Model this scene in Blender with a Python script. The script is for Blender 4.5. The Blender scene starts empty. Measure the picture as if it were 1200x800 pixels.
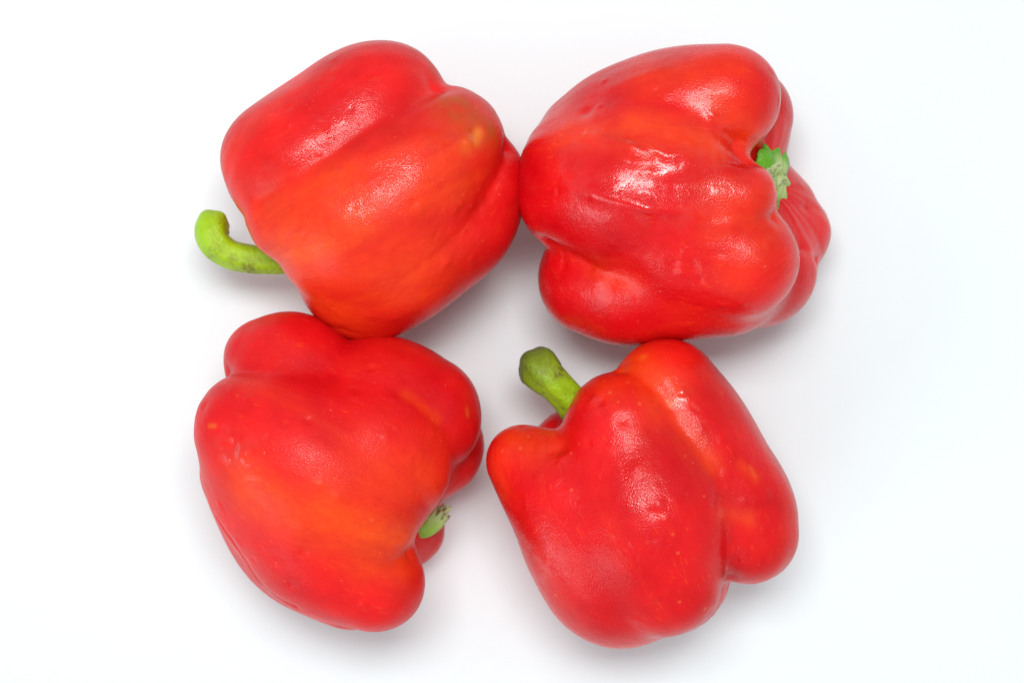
import bpy, bmesh, math
import numpy as np
from mathutils import Vector, noise

# ---------------------------------------------------------------- camera, world, lights, exposure
PX = 0.00027                    # metres per photograph pixel on the tabletop
D = 2600.0                      # camera height in the same unit
CU, CV = 600.0, 400.0
sc = bpy.context.scene
cam_d = bpy.data.cameras.new('camera'); cam = bpy.data.objects.new('camera', cam_d)
sc.collection.objects.link(cam); sc.camera = cam
cam.location = (0, 0, D * PX)
cam_d.sensor_width = 36.0; cam_d.lens = 36.0 * D / 1200.0
cam_d.clip_start = 0.01; cam_d.clip_end = 20.0
cam_d.dof.use_dof = True; cam_d.dof.focus_distance = (D - 250) * PX; cam_d.dof.aperture_fstop = 10.0

world = bpy.data.worlds.new('World'); sc.world = world; world.use_nodes = True
bg = world.node_tree.nodes['Background']
bg.inputs['Color'].default_value = (0.94, 0.975, 1.0, 1); bg.inputs['Strength'].default_value = 0.54

def area(name, loc, target, sx, sy, power, col):
    l = bpy.data.lights.new(name, 'AREA'); l.shape = 'RECTANGLE'; l.size = sx; l.size_y = sy
    l.energy = power; l.color = col
    o = bpy.data.objects.new(name, l); sc.collection.objects.link(o)
    o.location = loc
    o.rotation_euler = (Vector(target) - Vector(loc)).to_track_quat('-Z', 'Y').to_euler()
    return o
area('window_light', (-0.02, 0.27, 1.25), (0, 0, 0), 0.54, 0.28, 11.0, (1.0, 0.99, 0.98))
area('side_window', (-1.6, -1.35, 0.95), (0, 0, 0.03), 1.2, 1.1, 15.0, (0.97, 0.985, 1.0))
sc.view_settings.view_transform = 'Standard'; sc.view_settings.look = 'None'
sc.view_settings.exposure = 0.07; sc.view_settings.gamma = 1.0
sc.cycles.max_bounces = 8; sc.cycles.use_denoising = True

# ---------------------------------------------------------------- helpers
def W(x, y, z): return ((x - CU) * PX, -(y - CV) * PX, z * PX)

def link_mesh(name, verts, faces, mat, parent=None, smooth=True):
    me = bpy.data.meshes.new(name); me.from_pydata([tuple(map(float, v)) for v in verts], [], faces)
    me.update()
    if smooth: me.polygons.foreach_set('use_smooth', [True] * len(me.polygons))
    me.materials.append(mat)
    o = bpy.data.objects.new(name, me); sc.collection.objects.link(o)
    if parent: o.parent = parent; o.matrix_parent_inverse = parent.matrix_world.inverted()
    return o

def to_world_px(uv, z):
    uv = np.asarray(uv, float); f = (D - z) / D
    return np.array([CU + (uv[0] - CU) * f, CV + (uv[1] - CV) * f, z])

class NT:
    def __init__(s, mat):
        mat.use_nodes = True; s.t = mat.node_tree; s.p = s.t.nodes['Principled BSDF']
    def n(s, kind, **kw):
        nd = s.t.nodes.new(kind)
        for k, v in kw.items():
            if k in nd.inputs.keys(): 
                s.put(nd.inputs[k], v)
            else: setattr(nd, k, v)
        return nd
    def put(s, sock, v):
        if isinstance(v, bpy.types.NodeSocket): s.t.links.new(v, sock)
        else: sock.default_value = v
    def math(s, op, a, b=0.0, clamp=False):
        nd = s.t.nodes.new('ShaderNodeMath'); nd.operation = op; nd.use_clamp = clamp
        s.put(nd.inputs[0], a); s.put(nd.inputs[1], b); return nd.outputs[0]
    def mix(s, f, a, b):
        nd = s.t.nodes.new('ShaderNodeMix'); nd.data_type = 'RGBA'
        s.put(nd.inputs[0], f); s.put(nd.inputs[6], a); s.put(nd.inputs[7], b); return nd.outputs[2]
    def ramp(s, f, lo, hi):
        nd = s.t.nodes.new('ShaderNodeMapRange'); nd.clamp = True
        s.put(nd.inputs[0], f); nd.inputs[1].default_value = lo; nd.inputs[2].default_value = hi
        return nd.outputs[0]
    def attr(s, name): 
        nd = s.t.nodes.new('ShaderNodeAttribute'); nd.attribute_name = name; return nd
    def noise(s, vec, scale, detail=3.0, rough=.5, dist=0.0):
        nd = s.t.nodes.new('ShaderNodeTexNoise')
        s.put(nd.inputs['Vector'], vec); nd.inputs['Scale'].default_value = scale
        nd.inputs['Detail'].default_value = detail; nd.inputs['Roughness'].default_value = rough
        nd.inputs['Distortion'].default_value = dist
        return nd.outputs['Fac']

# ---------------------------------------------------------------- materials
def flesh_material(name, seed, red, deep, orange, rough, wet, spec, coat=.12, flecks=.55, grain=.32):
    m = bpy.data.materials.new(name); g = NT(m)
    pos = g.attr('rest').outputs['Vector']          # position in photograph pixels, per pepper
    sw = g.attr('axial').outputs['Vector']          # stretched along the fruit's axis
    off = g.n('ShaderNodeVectorMath', operation='ADD'); g.put(off.inputs[0], pos); off.inputs[1].default_value = (seed * 517.3, seed * 91.7, 0)
    P = off.outputs[0]
    offs = g.n('ShaderNodeVectorMath', operation='ADD'); g.put(offs.inputs[0], sw); offs.inputs[1].default_value = (seed * 17.3, seed * 9.7, seed * 3.1)
    A = offs.outputs[0]
    streak = g.noise(A, 1.0, 4, .55, .4)
    fine = g.noise(A, 4.0, 3, .6)
    blotch = g.noise(P, .012, 4, .55)
    ripe = g.attr('ripe').outputs['Fac']; brown = g.attr('brown').outputs['Fac']; yellow = g.attr('yellow').outputs['Fac']
    c = g.mix(g.ramp(blotch, .35, .68), deep, red)
    o1 = g.math('MULTIPLY', ripe, g.math('ADD', g.math('MULTIPLY', g.ramp(streak, .3, .7), .5), .5))
    o1 = g.math('MULTIPLY', o1, g.math('ADD', g.math('MULTIPLY', g.ramp(g.noise(P, .07, 4, .65), .3, .7), .35), .72))
    o2 = g.math('MULTIPLY', g.ramp(streak, .52, .78), .16)
    c = g.mix(g.math('ADD', o1, o2, True), c, orange)
    c = g.mix(g.math('MULTIPLY', g.ramp(fine, .5, .75), .35), c, deep)
    thin = g.noise(A, 11.0, 3, .65)
    c = g.mix(g.math('MULTIPLY', g.ramp(thin, .60, .70), g.math('MULTIPLY', g.ramp(blotch, .4, .6), .35)), c, orange)
    scuff = g.math('MULTIPLY', g.ramp(g.noise(P, .28, 2, .6), .70, .76), g.ramp(g.noise(P, .02, 2), .5, .65))
    c = g.mix(g.math('MULTIPLY', scuff, .5), c, (.85, .30, .18, 1))
    # tiny pale lenticels
    vor = g.n('ShaderNodeTexVoronoi'); g.put(vor.inputs['Vector'], P); vor.inputs['Scale'].default_value = .045
    dots = g.math('MULTIPLY', g.math('LESS_THAN', vor.outputs['Distance'], .10), g.ramp(g.noise(P, .01, 2), flecks, flecks + .12))
    c = g.mix(g.math('MULTIPLY', dots, .32), c, (.80, .16, .05, 1))
    c = g.mix(g.math('MULTIPLY', brown, g.ramp(g.noise(P, .05, 4), .15, .7), True), c, (.42, .075, .010, 1))
    c = g.mix(g.math('MULTIPLY', yellow, .85, True), c, (.72, .22, .02, 1))
    g.put(g.p.inputs['Base Color'], c)
    # pimply, faintly waxy skin
    mic = g.noise(P, .55, 2, .5); mid = g.noise(P, .09, 3, .55); big = g.noise(A, 2.2, 3, .5)
    wetn = g.math('MULTIPLY', g.attr('wet').outputs['Fac'], g.ramp(g.noise(P, .06, 4, .6), .38, .62), True)
    r = g.math('ADD', g.math('MULTIPLY', mid, .16), rough - .08)
    r = g.math('SUBTRACT', r, g.math('MULTIPLY', wetn, wet))
    g.put(g.p.inputs['Roughness'], g.math('MAXIMUM', r, .07))
    g.p.inputs['Specular IOR Level'].default_value = spec
    g.p.inputs['IOR'].default_value = 1.45
    h = g.math('ADD', g.math('MULTIPLY', mic, .48), g.math('MULTIPLY', mid, .30))
    h = g.math('ADD', h, g.math('MULTIPLY', big, .6))
    # scattered shallow dimples
    v2 = g.n('ShaderNodeTexVoronoi', feature='SMOOTH_F1'); g.put(v2.inputs['Vector'], P); v2.inputs['Scale'].default_value = .03
    dim = g.math('MULTIPLY', g.ramp(v2.outputs['Distance'], .28, .05), g.ramp(g.noise(P, .013, 2), .5, .62))
    h = g.math('SUBTRACT', h, g.math('MULTIPLY', dim, 1.6))
    b = g.n('ShaderNodeBump'); b.inputs['Strength'].default_value = 1.0; b.inputs['Distance'].default_value = PX * 1.0
    g.put(b.inputs['Height'], h); g.put(g.p.inputs['Normal'], b.outputs['Normal'])
    # film of water over the washed skin
    h2 = g.math('ADD', g.math('ADD', g.math('MULTIPLY', mid, .5), g.math('MULTIPLY', mic, grain)), g.math('MULTIPLY', g.noise(P, .03, 3, .5), 2.0))
    b2 = g.n('ShaderNodeBump'); b2.inputs['Strength'].default_value = 1.0; b2.inputs['Distance'].default_value = PX * 1.0
    g.put(b2.inputs['Height'], h2); g.put(g.p.inputs['Coat Normal'], b2.outputs['Normal'])
    g.put(g.p.inputs['Coat Weight'], g.math('ADD', g.math('MULTIPLY', wetn, .85), coat, True))
    g.p.inputs['Coat Roughness'].default_value = .07; g.p.inputs['Coat IOR'].default_value = 1.45
    return m

def stem_material(name, base, dark, tip):
    m = bpy.data.materials.new(name); g = NT(m)
    pos = g.attr('rest').outputs['Vector']
    al = g.attr('along').outputs['Fac']             # 0 at the fruit, 1 at the cut end
    n1 = g.noise(pos, .05, 4, .6); n2 = g.noise(pos, .22, 3, .6)
    c = g.mix(g.ramp(n1, .35, .7), base, tuple(x * .84 for x in base[:3]) + (1,))
    c = g.mix(g.math('MULTIPLY', g.ramp(n2, .58, .7), g.ramp(n1, .48, .58)), c, dark)
    c = g.mix(g.math('MULTIPLY', g.ramp(al, .52, .98), tip[3]), c, tip[:3] + (1,))
    sp = g.attr('scar').outputs['Fac']
    c = g.mix(g.math('MULTIPLY', sp, g.ramp(n2, .3, .6), True), c, (.10, .05, .015, 1))
    g.put(g.p.inputs['Base Color'], c)
    g.p.inputs['Roughness'].default_value = .42; g.p.inputs['Specular IOR Level'].default_value = .4
    b = g.n('ShaderNodeBump'); b.inputs['Strength'].default_value = .8; b.inputs['Distance'].default_value = PX * 2
    g.put(b.inputs['Height'], g.math('ADD', n2, n1)); g.put(g.p.inputs['Normal'], b.outputs['Normal'])
    return m

def plain_material(name, a, b_, scale, rough, bump=1.0):
    m = bpy.data.materials.new(name); g = NT(m)
    tc = g.n('ShaderNodeTexCoord').outputs['Object']
    n1 = g.noise(tc, scale, 5, .65)
    g.put(g.p.inputs['Base Color'], g.mix(g.ramp(n1, .38, .62), a, b_)); g.p.inputs['Roughness'].default_value = rough
    b = g.n('ShaderNodeBump'); b.inputs['Strength'].default_value = .8; b.inputs['Distance'].default_value = PX * bump
    g.put(b.inputs['Height'], n1); g.put(g.p.inputs['Normal'], b.outputs['Normal'])
    return m

# ---------------------------------------------------------------- tabletop
def tabletop():
    bm = bmesh.new()
    bmesh.ops.create_cube(bm, size=1)
    for v in bm.verts: v.co = (v.co.x * 1.4, v.co.y * 1.0, (v.co.z - .5) * .03)
    bmesh.ops.bevel(bm, geom=list(bm.edges), offset=.004, segments=2, affect='EDGES', profile=.5)
    me = bpy.data.meshes.new('tabletop'); bm.to_mesh(me); bm.free()
    o = bpy.data.objects.new('tabletop', me); sc.collection.objects.link(o)
    m = bpy.data.materials.new('white_marble'); g = NT(m)
    tc = g.n('ShaderNodeTexCoord').outputs['Object']
    n1 = g.noise(tc, 14, 5, .6, .6); n2 = g.noise(tc, 5, 3, .5)
    vein = g.ramp(g.math('ABSOLUTE', g.math('SUBTRACT', g.noise(tc, 6, 5, .6, 1.5), .5)), .035, .0)
    spots = g.math('MULTIPLY', g.ramp(n1, .60, .74), g.ramp(n2, .45, .62))
    c = g.mix(g.math('MULTIPLY', spots, .55), (.760, .835, .850, 1), (.66, .74, .80, 1))
    c = g.mix(g.math('MULTIPLY', g.math('MULTIPLY', vein, g.ramp(n2, .5, .7)), .10), c, (.66, .68, .71, 1))
    g.put(g.p.inputs['Base Color'], c)
    g.p.inputs['Roughness'].default_value = .42; g.p.inputs['Specular IOR Level'].default_value = .25
    me.materials.append(m); o['kind'] = 'structure'
    return o
tabletop()

# ---------------------------------------------------------------- swelling lobes -> one continuous skin
def spline(P, n=9):
    P = np.asarray(P, float)
    if len(P) < 3: return P
    Q = np.vstack([2 * P[0] - P[1], P, 2 * P[-1] - P[-2]]); out = []
    for i in range(1, len(Q) - 2):
        p0, p1, p2, p3 = Q[i - 1:i + 3]
        for t in np.arange(n) / n:
            out.append(.5 * (2 * p1 + (p2 - p0) * t + (2 * p0 - 5 * p1 + 4 * p2 - p3) * t * t + (3 * p1 - p0 - 3 * p2 + p3) * t ** 3))
    out.append(P[-1]); return np.array(out)

def field(X, segs, k):
    ds = []
    for S in segs:
        best = None
        for a, b in zip(S[:-1], S[1:]):
            a3 = a[:3].astype(np.float32); ab = (b - a)[:3].astype(np.float32); l = float(ab @ ab) + 1e-9
            q = X - a3; t = np.clip((q @ ab) / l, 0, 1); q = q - t[:, None] * ab
            d = np.sqrt(np.einsum('ij,ij->i', q, q)) - (a[3] + t * (b[3] - a[3])).astype(np.float32)
            best = d if best is None else np.minimum(best, d)
        ds.append(best)
    m = ds[0]
    for d in ds[1:]: m = np.minimum(m, d)
    s = 0
    for d in ds: s = s + np.exp((m - d) / k)
    return m - k * np.log(s)

def surface_nets(fn, lo, hi, h):
    n = np.ceil((np.array(hi) - np.array(lo)) / h).astype(int) + 1
    ax = [lo[i] + h * np.arange(n[i]) for i in range(3)]
    G = np.stack(np.meshgrid(*ax, indexing='ij'), -1).astype(np.float32)
    # coarse pass skips what is far from the surface
    F = np.full(n, 99., np.float32)
    c = G[::4, ::4, ::4]; fc = fn(c.reshape(-1, 3)).reshape(c.shape[:3])
    up = np.repeat(np.repeat(np.repeat(fc, 4, 0), 4, 1), 4, 2)[:n[0], :n[1], :n[2]]
    F[:] = up
    near = np.abs(up) < h * 8.5
    F[near] = fn(G[near])
    s = F < 0
    idx = {}
    cs = [s[i:n[0] - 1 + i, j:n[1] - 1 + j, k:n[2] - 1 + k] for i in (0, 1) for j in (0, 1) for k in (0, 1)]
    cnt = sum(x.astype(int) for x in cs); act = (cnt > 0) & (cnt < 8)
    ids = -np.ones(act.shape, int); ids[act] = np.arange(act.sum())
    I, J, K = np.nonzero(act); acc = np.zeros((len(I), 3)); num = np.zeros(len(I))
    cor = [(i, j, k) for i in (0, 1) for j in (0, 1) for k in (0, 1)]
    for a in range(8):
        for b in range(a + 1, 8):
            A, B = np.array(cor[a]), np.array(cor[b])
            if abs(A - B).sum() != 1: continue
            fa = F[I + A[0], J + A[1], K + A[2]]; fb = F[I + B[0], J + B[1], K + B[2]]
            x = (fa < 0) != (fb < 0); t = np.where(x, fa / np.where(x, fa - fb, 1), 0)
            acc += np.where(x[:, None], A + t[:, None] * (B - A), 0); num += x
    V = np.array(lo) + h * (np.stack([I, J, K], -1) + acc / num[:, None])
    faces = []
    for d in range(3):
        sl0 = [slice(1, n[i] - 1) for i in range(3)]; sl1 = list(sl0); sl0[d] = slice(0, n[d] - 1); sl1[d] = slice(1, n[d])
        s0, s1 = s[tuple(sl0)], s[tuple(sl1)]
        E = np.stack(np.nonzero(s0 != s1), -1); flip = s0[s0 != s1]
        for i in range(3):
            if i != d: E[:, i] += 1
        e, f = (d + 1) % 3, (d + 2) % 3
        def cell(de, df):
            c_ = E.copy(); c_[:, e] -= de; c_[:, f] -= df; return ids[c_[:, 0], c_[:, 1], c_[:, 2]]
        Q = np.stack([cell(1, 1), cell(0, 1), cell(0, 0), cell(1, 0)], -1)
        Q[~flip] = Q[~flip][:, ::-1]; faces.append(Q)
    return V, np.vstack(faces)

def grad(fn, X, e=.6):
    g = np.stack([fn(X + np.eye(3, dtype=np.float32)[i] * e) - fn(X - np.eye(3, dtype=np.float32)[i] * e) for i in range(3)], -1) / (2 * e)
    return g

def blob(X, c, r):                      # soft patch about a place on the skin
    return np.exp(-(((X - c) / r) ** 2).sum(-1))

def build_flesh(name, lobes, k, axis, centre, mat, parent, ripe=(), brown=(), yellow=(), wet=(), dents=(), grooves=(), seed=0):
    segs = [spline(l) for l in lobes.values()]
    fn = lambda X: field(np.asarray(X, np.float32), segs, k)
    pts = np.vstack(segs); lo = (pts[:, :3] - pts[:, 3:]).min(0) - 12; hi = (pts[:, :3] + pts[:, 3:]).max(0) + 12
    V, Fq = surface_nets(fn, lo, hi, 4.5)
    me = bpy.data.meshes.new(name); me.from_pydata(V.tolist(), [], Fq.tolist())
    X = np.asarray(V, np.float32)
    for _ in range(2):
        f = fn(X); g = grad(fn, X); g2 = (g * g).sum(-1)
        X = X - (np.clip(f, -3, 3) / np.maximum(g2, .2))[:, None] * g
    me.vertices.foreach_set('co', X.ravel()); me.flip_normals(); me.update()
    o = bpy.data.objects.new(name, me); sc.collection.objects.link(o)
    md = o.modifiers.new('s', 'SUBSURF'); md.levels = 1; md.subdivision_type = 'CATMULL_CLARK'
    dg = bpy.context.evaluated_depsgraph_get(); ev = o.evaluated_get(dg)
    m2 = bpy.data.meshes.new_from_object(ev); o.modifiers.clear(); o.data = m2; bpy.data.meshes.remove(me); me = m2; me.name = name
    nv = len(me.vertices); X = np.empty(nv * 3, np.float32); me.vertices.foreach_get('co', X); X = X.reshape(-1, 3)
    N = np.empty(nv * 3, np.float32); me.vertex_normals.foreach_get('vector', N); N = N.reshape(-1, 3)
    if ((X - np.array(centre)) * N).sum(-1).mean() < 0: me.flip_normals(); N = -N
    # slow unevenness of a grown fruit, longer along the axis
    a = np.array(axis, float); a /= np.linalg.norm(a)
    q = X - np.array(centre); s = q @ a; rad = q - s[:, None] * a
    rn = rad / np.maximum(np.linalg.norm(rad, axis=1), 1)[:, None]
    dsp = np.zeros(nv)
    for i in range(nv):
        x = X[i]
        v = noise.noise(Vector((x[0] * .018 + seed * 7, x[1] * .018, x[2] * .018))) * 1.3
        r = rn[i]; v += noise.noise(Vector((s[i] * .009 + seed * 3, r[0] * 5, r[1] * 5 + r[2] * 5))) * .9
        dsp[i] = v
    def surf(uv, front=True):            # the place on the skin seen at this spot from above
        c = [to_world_px(uv, z) for z in np.arange(330, -5, -4.)]
        d = fn(np.array(c, np.float32)); i = int(np.argmax(d < 0)) if (d < 0).any() else int(np.argmin(d))
        return c[i]
    rng = np.random.RandomState(seed * 7 + 5); dents = list(dents); grooves = list(grooves); cx, cy = centre[0], centre[1]
    for _ in range(26):
        a_, r_ = rng.uniform(0, 6.28), 150 * math.sqrt(rng.uniform(0, 1)); p_ = (cx + r_ * math.cos(a_), cy + r_ * math.sin(a_))
        dents.append((p_, rng.uniform(2.5, 5), rng.choice([-1, -1, 1]) * rng.uniform(.5, 1.3)))
    for _ in range(9):
        a_, r_, d_ = rng.uniform(0, 6.28), 130 * math.sqrt(rng.uniform(0, 1)), rng.uniform(0, 6.28); l_ = rng.uniform(4, 10)
        p_ = np.array((cx + r_ * math.cos(a_), cy + r_ * math.sin(a_))); e_ = l_ * np.array((math.cos(d_), math.sin(d_)))
        grooves.append(([p_ - e_, p_ + rng.uniform(-2, 2, 2), p_ + e_], 2.6, (0, -rng.uniform(.8, 1.8), 0)))
    for (uv, r, amp) in dents: dsp += amp * np.exp(-((X - surf(uv)) ** 2).sum(-1) / r ** 2)
    for line, wd, amp in grooves:        # creases and folds along a line on the skin, fading at both ends
        pl = np.array([surf(p) for p in line]); best = np.full(nv, 1e9); tb = np.zeros(nv); nseg = len(pl) - 1
        for i in range(nseg):
            A, ab = pl[i], pl[i + 1] - pl[i]; t = np.clip(((X - A) @ ab) / max(ab @ ab, 1e-6), 0, 1)
            d2 = ((X - A - t[:, None] * ab) ** 2).sum(-1); m_ = d2 < best; best[m_] = d2[m_]; tb[m_] = (i + t[m_]) / nseg
        ra = np.atleast_1d(np.array(amp, float)); am = np.interp(tb, np.linspace(0, 1, len(ra)), ra)
        dsp += am * np.exp(-np.sqrt(best / wd ** 2 + .06) * 1.5) * 1.44
    X = X + N * dsp[:, None]
    R = X.copy()
    zmin = X[:, 2].min(); print('PEPPER', parent.name, 'verts', nv, 'zmin', round(float(zmin), 1))
    X[:, 2] -= min(np.percentile(X[:, 2], .4), 12) if zmin > -200 else 0
    X[:, 2] = np.where(X[:, 2] < 1.2, 1.2 + .0 * X[:, 2], X[:, 2])
    def patches(L):
        w = np.zeros(nv)
        for (u0, v0, u1, v1, r, amp) in L:       # streak between two places on the skin
            A, B = surf((u0, v0)), surf((u1, v1)); ab = B - A; t = np.clip(((R - A) @ ab) / max(ab @ ab, 1e-6), 0, 1)
            w = np.maximum(w, amp * np.exp(-(((R - A - t[:, None] * ab) ** 2).sum(-1)) / r ** 2))
        return w
    for nm, L in (('ripe', ripe), ('brown', brown), ('yellow', yellow), ('wet', wet)):
        at = me.attributes.new(nm, 'FLOAT', 'POINT'); at.data.foreach_set('value', patches(L).astype(np.float32))
    at = me.attributes.new('rest', 'FLOAT_VECTOR', 'POINT'); at.data.foreach_set('vector', R.astype(np.float32).ravel())
    # axial coordinate: along the fruit slowly, round it quickly
    e1 = np.cross(a, (0, 0, 1.)); e1 /= np.linalg.norm(e1); e2 = np.cross(e1, a)
    ax_ = np.stack([s * .0065, rn @ e1 * 2.8, rn @ e2 * 2.8], -1)
    at = me.attributes.new('axial', 'FLOAT_VECTOR', 'POINT'); at.data.foreach_set('vector', ax_.astype(np.float32).ravel())
    Y = np.stack([(X[:, 0] - CU) * PX, -(X[:, 1] - CV) * PX, X[:, 2] * PX], -1) - np.array(parent.location)
    me.vertices.foreach_set('co', Y.astype(np.float32).ravel())
    me.polygons.foreach_set('use_smooth', [True] * len(me.polygons)); me.update()
    me.materials.append(mat); o.parent = parent
    return o

def thing(name, label, cat, centre, group=None):
    o = bpy.data.objects.new(name, None); sc.collection.objects.link(o)
    o.location = W(centre[0], centre[1], 0); o['label'] = label; o['category'] = cat
    o.empty_display_size = .02
    if group: o['group'] = group
    return o

def build_stem(path, mat, parent, ridges=5, ridge=.07, cut=None, cut_depth=2.5, scars=(), ragged=0.0, name='stem'):
    """path rows: u, v, z, radius from the fruit to the cut end; a ridged, bent stalk."""
    P = np.array([list(to_world_px(p[:2], p[2])) + [p[3] * (D - p[2]) / D] for p in path]); S = spline(P, 6)
    T = np.gradient(S[:, :3], axis=0); T /= np.linalg.norm(T, axis=1)[:, None]
    M = 40; V = []; along = []; up = np.array([.2, .1, 1.]); n = np.cross(T[0], up); n /= np.linalg.norm(n); frames = []
    for i in range(len(S)):
        n = n - (n @ T[i]) * T[i]; n /= np.linalg.norm(n); b = np.cross(T[i], n); frames.append((n, b))
        for j in range(M):
            t = 2 * math.pi * j / M
            w = 1 + ridge * math.cos(ridges * t + .5 * i / len(S)) + .05 * noise.noise(Vector((math.cos(t) * 2, math.sin(t) * 2, i * .25)))
            V.append(S[i, :3] + S[i, 3] * w * (math.cos(t) * n + math.sin(t) * b)); along.append(i / (len(S) - 1))
    F = [(i * M + j, i * M + (j + 1) % M, (i + 1) * M + (j + 1) % M, (i + 1) * M + j) for i in range(len(S) - 1) for j in range(M)]
    # rounded rim before the cut face
    e = S[-1]; n, b = frames[-1]; last = (len(S) - 1) * M
    def ring(f, push):
        st = len(V)
        for j in range(M):
            base = V[last + j]; V.append(e[:3] + (base - e[:3]) * f + T[-1] * push); along.append(1.0)
        return st
    r1 = ring(.95, e[3] * .10); r2 = ring(.82, e[3] * .15)
    for s0, s1 in ((last, r1), (r1, r2)):
        F += [(s0 + j, s0 + (j + 1) % M, s1 + (j + 1) % M, s1 + j) for j in range(M)]
    if ragged:
        for st, f in ((last, .6), (r1, 1.0), (r2, .8)):
            for j in range(M):
                V[st + j] = V[st + j] + T[-1] * ragged * f * (noise.noise(Vector((j * .55, 3.3, 1))) + .7 * noise.noise(Vector((j * 1.7, 9.3, 2)))) + (V[st + j] - e[:3]) * .35 * f * noise.noise(Vector((j * .8, 1.3, 7)))
    V = np.array(V)
    o = link_mesh(name, [np.array(W(*v)) - np.array(parent.location) for v in V], F, mat); o.parent = parent
    at = o.data.attributes.new('rest', 'FLOAT_VECTOR', 'POINT'); at.data.foreach_set('vector', V.astype(np.float32).ravel())
    at = o.data.attributes.new('along', 'FLOAT', 'POINT'); at.data.foreach_set('value', np.array(along, np.float32))
    sw = np.zeros(len(V))
    for (u, v, r, amp) in scars:
        q = to_world_px((u, v), path[1][2]); sw = np.maximum(sw, amp * np.exp(-((V[:, :2] - q[:2]) ** 2).sum(-1) / r ** 2))
    at = o.data.attributes.new('scar', 'FLOAT', 'POINT'); at.data.foreach_set('value', sw.astype(np.float32))
    # the cut end, a sub-part
    CV_, CF = [V[r2 + j] for j in range(M)], []
    for q, (f, dp) in enumerate(((.7, -.4), (.45, -1.0), (.2, -.6))):
        for j in range(M):
            base = V[r2 + j]; c = e[:3] + T[-1] * (e[3] * .15)
            nz = noise.noise(Vector((j * .9, q * 3.1, e[0] * .1)))
            CV_.append(c + (base - c) * f + T[-1] * (dp * cut_depth * .5 + nz * cut_depth))
    CV_.append(e[:3] + T[-1] * (e[3] * .15 - cut_depth * .4)); m_ = len(CV_) - 1
    for q in range(3): CF += [(q * M + j, q * M + (j + 1) % M, (q + 1) * M + (j + 1) % M, (q + 1) * M + j) for j in range(M)]
    CF += [(3 * M + j, 3 * M + (j + 1) % M, m_) for j in range(M)]
    k = link_mesh('cut_end', [np.array(W(*v)) - np.array(parent.location) for v in CV_], CF, cut); k.parent = o
    return o

def build_calyx(centre, normal, radius, mat, parent, teeth=7, seed=0, dome=.25, thick=5.0, hole=0, tooth=.22):
    """green cap with a jagged rim; centre in tabletop pixels (x, y, z)."""
    c = np.array(centre, float); t = np.array(normal, float); t /= np.linalg.norm(t)
    n = np.cross(t, (0, 0, 1.)); n /= np.linalg.norm(n); b = np.cross(t, n)
    M = 84; V = []; F = []; rows = []
    prof = [(.15, dome * 1.0), (.4, dome * .8), (.65, dome * .5), (.85, dome * .15), (1.0, -.08), (.98, -.14), (.6, -.1)]
    for f, hgt in prof:
        st = len(V); rows.append(st)
        for j in range(M):
            a = 2 * math.pi * j / M
            ph = (teeth * a / (2 * math.pi) + seed * .37) % 1.0
            sp = (1 - abs(2 * ph - 1)) ** 1.6
            rr = radius * f * (1 + (f ** 3) * (tooth * (sp - .4) + .26 * noise.noise(Vector((math.cos(a) * 3.4 + seed, math.sin(a) * 3.4, f))) + .10 * noise.noise(Vector((math.cos(a) * 9 + seed, math.sin(a) * 9, f)))))
            hh = radius * hgt + radius * .10 * (f ** 2) * noise.noise(Vector((math.cos(a) * 2.5, math.sin(a) * 2.5 + seed, 2))) + radius * .04 * math.cos(teeth * a)
            V.append(c + rr * (math.cos(a) * n + math.sin(a) * b) + t * hh)
    for s0, s1 in zip(rows[:-1], rows[1:]):
        F += [(s0 + j, s1 + j, s1 + (j + 1) % M, s0 + (j + 1) % M) for j in range(M)]
    F.append(tuple(rows[0] + j for j in range(M))); F.append(tuple(rows[-1] + j for j in reversed(range(M))))
    V = np.array(V)
    o = link_mesh('calyx', [np.array(W(*v)) - np.array(parent.location) for v in V], F, mat); o.parent = parent
    at = o.data.attributes.new('rest', 'FLOAT_VECTOR', 'POINT'); at.data.foreach_set('vector', V.astype(np.float32).ravel())
    al = np.concatenate([np.full(M, q) for q in (1, .88, .45, .1, 0, 0, 0)])
    for nm, vals in (('along', al), ('scar', al * 0)):
        at = o.data.attributes.new(nm, 'FLOAT', 'POINT'); at.data.foreach_set('value', vals.astype(np.float32))
    return o

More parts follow.
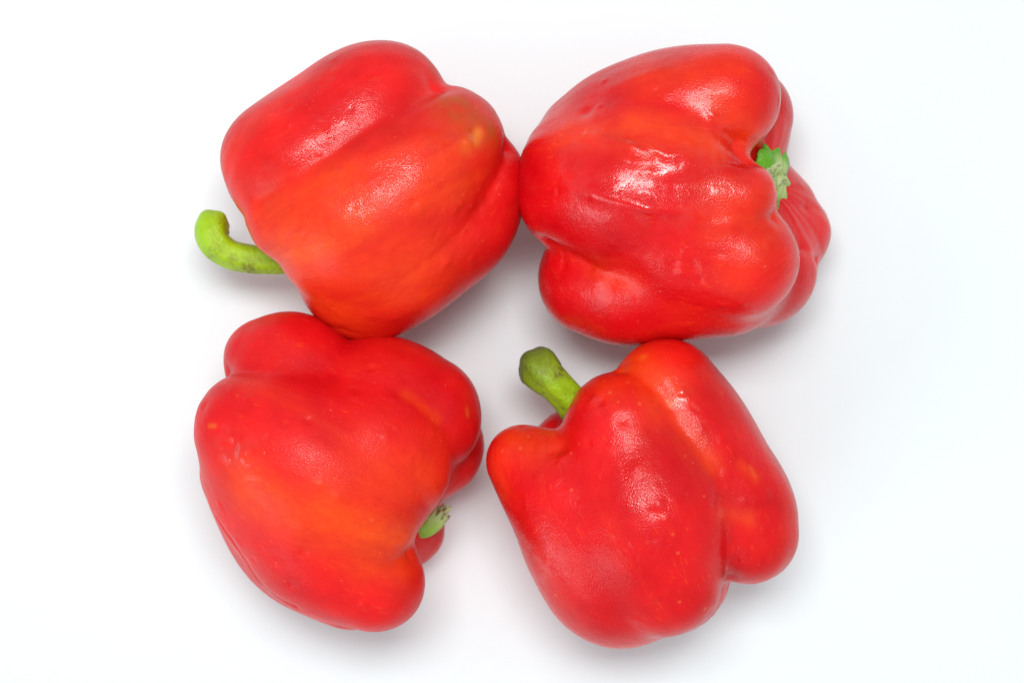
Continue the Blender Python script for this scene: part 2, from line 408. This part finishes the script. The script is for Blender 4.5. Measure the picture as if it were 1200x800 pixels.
# ---------------------------------------------------------------- the four peppers: lobes as (x, y, z, radius) down each swelling
FIT = {
 'TL': {
  'A': [[467.3, 132.5, 190.6, 58.2], [450.2, 153.9, 190.7, 81.2], [417.0, 186.5, 186.0, 91.4], [375.7, 207.3, 191.3, 85.3], [350.0, 203.0, 194.5, 67.2]],
  'B': [[525.9, 189.7, 208.7, 68.5], [484.6, 230.2, 207.3, 92.5], [445.0, 269.3, 200.4, 102.5], [419.3, 263.5, 210.5, 84.7], [365.3, 261.2, 212.5, 53.7]],
  'C': [[549.4, 228.9, 178.8, 68.0], [521.7, 252.2, 172.4, 87.3], [488.4, 267.2, 177.3, 98.8], [461.5, 291.6, 184.9, 96.2], [443.4, 319.9, 168.3, 80.9]],
  'D': [[530.4, 208.1, 108.0, 66.0], [501.1, 226.0, 103.8, 83.3], [471.6, 243.6, 100.0, 92.0], [443.0, 262.5, 93.5, 83.3], [415.5, 282.7, 83.7, 66.0]],
  'E': [[482.3, 151.6, 114.5, 60.3], [454.0, 169.4, 112.5, 81.5], [423.9, 187.8, 109.8, 92.0], [391.0, 202.9, 103.1, 82.1], [356.2, 214.9, 92.7, 62.1]],
  'core': [[481.1, 206.1, 154.7, 78.0], [450.7, 223.1, 152.6, 87.0], [420.3, 240.2, 150.5, 80.0]],
 },
 'TR': {
  'A': [[696.3, 187.6, 168.4, 69.0], [728.2, 179.7, 182.6, 82.1], [757.9, 173.8, 194.8, 86.8], [786.0, 156.8, 210.6, 75.1], [827.9, 140.9, 230.7, 59.2]],
  'J': [[670.2, 210.8, 199.7, 60.1], [708.8, 210.5, 211.2, 74.5], [741.6, 212.5, 222.3, 81.4], [764.3, 213.5, 237.6, 68.8], [786.5, 213.3, 258.0, 45.0]],
  'B': [[670.2, 241.4, 189.9, 64.1], [704.7, 234.4, 212.9, 81.0], [744.4, 234.1, 225.3, 85.8], [790.5, 242.0, 237.3, 67.8], [840.6, 247.6, 262.3, 38.9]],
  'C': [[715.3, 243.8, 163.8, 70.9], [737.4, 261.1, 186.6, 85.9], [770.0, 269.8, 200.6, 90.2], [802.3, 290.1, 215.8, 79.7], [844.5, 312.6, 235.7, 61.9]],
  'D': [[692.5, 330.3, 148.9, 64.0], [724.8, 324.8, 155.1, 80.7], [758.0, 311.6, 166.6, 88.8], [794.7, 315.6, 173.2, 82.9], [831.0, 324.8, 179.6, 69.6]],
  'G': [[713.7, 268.1, 86.9, 59.5], [758.3, 268.9, 99.2, 82.9], [801.0, 273.9, 110.2, 95.2], [839.8, 289.7, 118.1, 86.4], [873.2, 316.3, 126.9, 68.5]],
  'F': [[710.4, 230.0, 71.8, 60.9], [758.1, 237.4, 85.1, 82.9], [807.5, 247.5, 95.9, 92.3], [861.7, 260.4, 99.0, 77.7], [912.1, 277.5, 95.7, 47.9]],
  'E': [[705.0, 171.2, 104.5, 60.4], [746.1, 175.4, 115.0, 83.7], [786.0, 178.1, 124.8, 95.1], [823.1, 172.4, 131.8, 82.1], [857.3, 149.0, 135.2, 55.7]],
  'core': [[731.5, 228.6, 145.4, 78.0], [759.7, 228.6, 151.7, 86.8], [787.8, 228.7, 158.0, 79.6]],
 },
 'BL': {
  'A': [[333.6, 423.5, 171.4, 51.2], [362.7, 442.1, 171.6, 72.7], [398.1, 488.4, 168.9, 79.5], [452.7, 476.2, 164.7, 83.9], [497.6, 482.7, 164.9, 69.6]],
  'Q': [[453.8, 529.6, 196.4, 79.3], [447.8, 525.4, 194.9, 87.5], [445.5, 523.4, 194.4, 90.8], [455.8, 525.9, 198.9, 80.5], [474.6, 531.4, 207.1, 61.7]],
  'B': [[322.7, 495.5, 212.3, 65.8], [356.7, 516.8, 203.4, 93.0], [388.7, 539.5, 199.1, 106.1], [415.3, 563.4, 205.2, 90.0], [440.3, 593.0, 217.2, 57.3]],
  'C': [[318.3, 540.3, 191.0, 56.3], [349.6, 559.4, 188.3, 78.8], [381.8, 582.8, 185.9, 90.2], [403.4, 620.0, 189.5, 81.0], [450.7, 660.1, 197.4, 54.4]],
  'H': [[308.8, 544.8, 136.2, 55.2], [345.4, 574.6, 134.2, 77.4], [375.9, 604.2, 132.6, 90.5], [399.7, 629.7, 128.2, 80.5], [420.7, 661.9, 122.1, 60.2]],
  'R': [[351.2, 459.8, 122.0, 59.7], [390.0, 482.6, 121.1, 82.8], [428.6, 502.0, 119.3, 94.8], [468.7, 512.8, 112.5, 82.4], [510.0, 518.1, 102.2, 58.4]],
  'S': [[318.9, 515.5, 90.9, 60.4], [362.4, 539.1, 92.6, 82.4], [404.3, 563.1, 92.4, 92.2], [442.6, 587.8, 84.9, 77.1], [477.3, 612.9, 78.0, 46.5]],
  'core': [[355.4, 523.8, 152.3, 78.0], [386.2, 540.3, 150.5, 87.0], [417.0, 556.7, 148.7, 80.0]],
 },
 'BR': {
  'A': [[731.9, 667.0, 169.9, 63.4], [718.0, 648.5, 172.1, 86.9], [706.8, 613.5, 178.0, 95.9], [672.7, 575.9, 190.8, 76.7], [612.3, 531.2, 187.0, 41.2]],
  'B': [[764.7, 654.8, 213.2, 63.0], [751.2, 621.2, 204.8, 85.9], [747.7, 582.7, 197.8, 99.6], [732.1, 533.5, 194.5, 88.2], [720.8, 494.1, 211.7, 63.6]],
  'C': [[857.1, 608.5, 193.2, 55.9], [840.5, 583.4, 186.3, 70.1], [813.5, 551.2, 183.5, 77.1], [790.3, 505.3, 187.3, 73.5], [768.2, 456.3, 191.1, 60.0]],
  'N': [[824.5, 616.5, 100.3, 57.1], [803.1, 599.1, 100.7, 79.7], [783.7, 578.4, 100.0, 91.5], [768.0, 550.8, 93.5, 81.3], [754.8, 518.6, 83.0, 60.1]],
  'M': [[772.0, 675.4, 103.3, 57.7], [749.0, 639.4, 103.5, 80.6], [725.4, 601.6, 102.3, 91.8], [699.5, 564.4, 95.0, 79.1], [672.4, 528.3, 83.7, 53.3]],
  'core': [[772.0, 655.6, 153.1, 69.3], [757.8, 608.6, 150.7, 85.0], [744.8, 565.6, 149.1, 81.5]],
 },
}
RED = (.76, .007, .009, 1); DEEP = (.56, .001, .005, 1); ORANGE = (.90, .080, .006, 1)
GROUP = 'red bell peppers on the white tabletop'
GREEN = (.27, .42, .012, 1)

# upper left: curled stem
t = thing('bell_pepper', 'smooth red bell pepper with a hooked green stem and a brownish yellow-spotted end', 'bell pepper', (442, 228), GROUP)
sk = flesh_material('pepper_skin', 1, (.80, .010, .010, 1), DEEP, ORANGE, .36, .15, .24, .10)
build_flesh('flesh', FIT['TL'], 4, (-.87, .49, -.06), (442, 228, 152), sk, t, seed=1,
    ripe=[(345, 290, 400, 250, 55, 1.0), (330, 270, 480, 320, 60, .7), (400, 250, 520, 200, 50, .55), (340, 320, 400, 370, 40, .7)],
    brown=[(530, 122, 572, 150, 24, .95), (505, 72, 508, 76, 16, .6)], yellow=[(555, 166, 560, 154, 6, .75), (545, 172, 552, 160, 9, .3)],
    wet=[(340, 175, 430, 108, 18, .8), (390, 235, 540, 145, 26, .9)],
    grooves=[([(512, 98), (480, 118), (440, 145), (400, 172), (350, 205), (305, 235)], 18, (-11, -4, -1.5, -1.5, -2, -5)), ([(597, 172), (588, 205), (560, 250), (515, 295), (455, 335)], 14, (-10, -9, -4, -2, 0)), ([(370, 374), (400, 386), (440, 392)], 7, (-3, -3, 0))],
    dents=[((556, 155), 8, -4), ((548, 166), 6, 2), ((312, 200), 9, -1.2), ((470, 345), 12, -1.0)])
st_m = stem_material('green_stalk', (.36, .62, .004, 1), (.24, .26, .01, 1), (.30, .52, .01, .2))
cut_m = plain_material('cut_stalk', (.10, .11, .03, 1), (.26, .30, .10, 1), 420, .8, 2.0)
build_stem([(365, 290, 125, 20), (340, 302, 122, 17.5), (312, 304, 120, 16.5), (286, 302, 120, 17), (266, 296, 122, 17), (251, 283, 124, 18.5), (248, 269, 120, 20), (250, 260, 112, 19)],
    st_m, t, 5, .05, cut_m, scars=[(293, 314, 9, .9), (275, 305, 6, .7), (252, 298, 9, .5)])
cal_m = stem_material('green_calyx', (.16, .36, .012, 1), (.08, .20, .01, 1), (.2, .3, .03, 0.0))
build_calyx((352, 275, 128), (-.87, .49, -.06), 46, cal_m, t, seed=1)

# upper right: sunken cap
t = thing('bell_pepper', 'glossy wrinkled red bell pepper lying with its sunken jagged green cap to the right', 'bell pepper', (775, 228), GROUP)
sk = flesh_material('pepper_skin', 2, RED, DEEP, ORANGE, .26, .14, .26, .16, .6, .12)
build_flesh('flesh', FIT['TR'], 6, (1, -.02, .22), (775, 228, 155), sk, t, seed=2,
    ripe=[(660, 155, 760, 165, 22, .45), (760, 95, 860, 80, 26, .5), (740, 145, 840, 172, 20, .7), (850, 250, 910, 240, 35, .5), (700, 322, 735, 330, 16, .25), (840, 110, 880, 160, 30, .6), (860, 320, 900, 280, 24, .4)],
    wet=[(690, 158, 850, 190, 20, 1.8), (690, 226, 835, 252, 18, 2.0), (660, 212, 760, 240, 26, 1.4), (780, 210, 880, 215, 18, 1.0), (680, 330, 720, 350, 20, .4), (720, 100, 800, 80, 22, .4), (820, 140, 850, 145, 14, .8)],
    grooves=[([(878, 186), (862, 168), (848, 158), (830, 146)], 10, (-9, -8, -5, 0)), ([(868, 191), (840, 187), (800, 187), (770, 182), (740, 165), (695, 157)], 7, (-4, -2, -3, -4, -3, 0)), ([(700, 159), (740, 171), (780, 183), (850, 188)], 7, (3, 6, 5, 0)), ([(700, 172), (740, 190), (800, 197)], 9, (-2, -4, 0)), ([(655, 215), (700, 226), (760, 242), (835, 252)], 12, (0, 8, 10, 0)), ([(890, 258), (855, 262), (800, 266)], 13, (0, 4, 0)), ([(700, 110), (770, 88), (850, 84)], 20, (0, 5, 0)), ([(820, 120), (835, 135), (848, 148)], 7, (0, 3, 3)), ([(907, 254), (885, 260), (860, 263)], 10, (-6, -2, 0)), ([(640, 285), (690, 312), (740, 328)], 14, (-8, -6, 0)), ([(960, 305), (940, 290), (925, 270)], 8, (-6, -4, 0)), ([(925, 242), (945, 243), (962, 248)], 8, (0, -4, 0)), ([(720, 210), (790, 216), (860, 213)], 14, (0, -4, 0))],
    dents=[((688, 131), 7, -2.5), ((812, 312), 8, -2), ((800, 318), 6, 1.5), ((790, 308), 6, -1.5), ((803, 292), 4, 1.5), ((735, 322), 22, -4), ((740, 178), 14, 2), ((775, 190), 12, -1.5), ((660, 310), 5, -1.5)])
cal2 = stem_material('green_calyx', (.12, .40, .008, 1), (.03, .14, .006, 1), (.50, .58, .24, 0.85))
stub_m = plain_material('dry_stub', (.30, .42, .12, 1), (.62, .66, .42, 1), 260, .75, 2.5)
build_calyx((890, 222, 169), (.86, -.05, .46), 49, cal2, t, 7, 2, .14, tooth=.12)
build_stem([(884, 212, 160, 20), (900, 207, 182, 18), (907, 205, 190, 15)], stub_m, t, 5, .12, stub_m, 5.0, ragged=7)

# lower left
t = thing('bell_pepper', 'broad red bell pepper with only a torn green scrap of stem under its right side', 'bell pepper', (395, 545), GROUP)
sk = flesh_material('pepper_skin', 3, (.80, .010, .010, 1), (.60, .003, .007, 1), ORANGE, .40, .2, .22, .08)
build_flesh('flesh', FIT['BL'], 4, (.88, .47, -.05), (395, 545, 150), sk, t, seed=3,
    ripe=[(290, 570, 400, 620, 34, .9), (380, 600, 470, 640, 40, .9), (430, 570, 500, 560, 45, .6), (475, 465, 512, 492, 8, .7), (330, 590, 420, 560, 40, .4), (430, 660, 470, 650, 25, .6)],
    yellow=[(546, 480, 547, 486, 3, .35), (246, 499, 252, 499, 2.5, .5)],
    wet=[(268, 520, 294, 533, 17, 3.0), (330, 425, 380, 440, 26, .3)],
    grooves=[([(262, 436), (300, 432), (345, 436), (370, 438)], 16, (-8, -4, -1, 0)), ([(480, 648), (466, 654), (445, 656)], 10, (-6, -2, 0)), ([(254, 606), (270, 634), (302, 679), (345, 712)], 6, (-2, -6, -6, -3)), ([(540, 545), (510, 548), (480, 540)], 22, (-4, -2, 0))],
    dents=[((272, 524), 9, -4), ((284, 531), 8, 3.5), ((268, 534), 5, 2), ((288, 522), 4, -1.5), ((361, 493), 5, -2), ((240, 477), 6, -2), ((342, 685), 7, -2), ((325, 660), 5, -1.5), ((476, 530), 6, -1.2), ((430, 500), 24, 2)])
st3 = stem_material('green_stalk', (.28, .55, .03, 1), (.14, .28, .03, 1), (.50, .60, .26, .8))
frag = plain_material('torn_stalk', (.40, .50, .20, 1), (.68, .70, .46, 1), 380, .85, 3.0)
build_calyx((478, 592, 128), (.88, .47, -.05), 36, cal_m, t, 6, 3)
build_stem([(462, 590, 128, 18), (482, 606, 126, 16), (496, 613, 125, 15), (506, 605, 128, 15), (511, 599, 130, 14)], st3, t, 4, .16, frag, 8.0, ragged=19)

# lower right: straight stem
t = thing('bell_pepper', 'red bell pepper with a straight thick green stem pointing up to the centre', 'bell pepper', (755, 590), GROUP)
sk = flesh_material('pepper_skin', 4, RED, DEEP, ORANGE, .33, .18, .24, .12, .45)
build_flesh('flesh', FIT['BR'], 4, (-.5, -.86, -.03), (755, 590, 150), sk, t, seed=4,
    ripe=[(735, 425, 775, 460, 26, .9), (780, 470, 835, 545, 12, .7), (868, 545, 886, 560, 7, .45), (600, 510, 640, 520, 25, .5), (690, 450, 720, 450, 25, .4), (590, 530, 585, 560, 20, .4), (845, 604, 880, 608, 9, .4)],
    yellow=[(754, 418, 756, 419, 4, .4), (785, 472, 787, 474, 4, .35), (880, 548, 885, 558, 2.5, .25)],
    wet=[(645, 520, 665, 535, 16, .9), (600, 580, 640, 660, 22, 1.0), (700, 530, 780, 600, 50, .3), (700, 470, 706, 474, 9, 1.6), (800, 455, 800, 470, 8, 1.5), (845, 585, 850, 660, 12, .8)],
    grooves=[([(727, 433), (765, 452), (790, 490), (815, 525), (840, 560), (855, 600), (857, 640), (855, 678)], 14, (-6, -3, -2, -2, -2, -3, -5, -6)), ([(648, 497), (660, 520), (675, 545)], 16, (-7, -4, 0)), ([(612, 500), (622, 520)], 8, (-3, 0))],
    dents=[((704, 470), 7, -3), ((697, 468), 5, 2), ((650, 528), 9, -2.5), ((660, 535), 6, 2), ((730, 492), 7, -1.5), ((800, 460), 6, 2.5), ((798, 468), 4, -2), ((690, 520), 6, -1.5), ((765, 505), 7, -1.5), ((772, 592), 6, 1.5), ((765, 600), 5, -1.5), ((780, 610), 5, 1.5), ((845, 590), 10, -2)])
st4 = stem_material('green_stalk', (.33, .56, .006, 1), (.14, .18, .02, 1), (.09, .11, .025, 1.0))
cut4 = plain_material('cut_stalk', (.05, .06, .03, 1), (.16, .16, .09, 1), 420, .85, 2.0)
build_stem([(702, 508, 132, 24), (686, 489, 138, 22), (667, 467, 145, 20), (652, 451, 150, 20), (641, 441, 150, 22.5), (634, 433, 143, 25), (630, 430, 132, 24)],
    st4, t, 5, .05, cut4, scars=[(655, 436, 8, 1.0), (640, 428, 10, .5), (630, 450, 6, .5)])
build_calyx((700, 522, 130), (-.5, -.86, -.03), 46, cal_m, t, 6, 4)
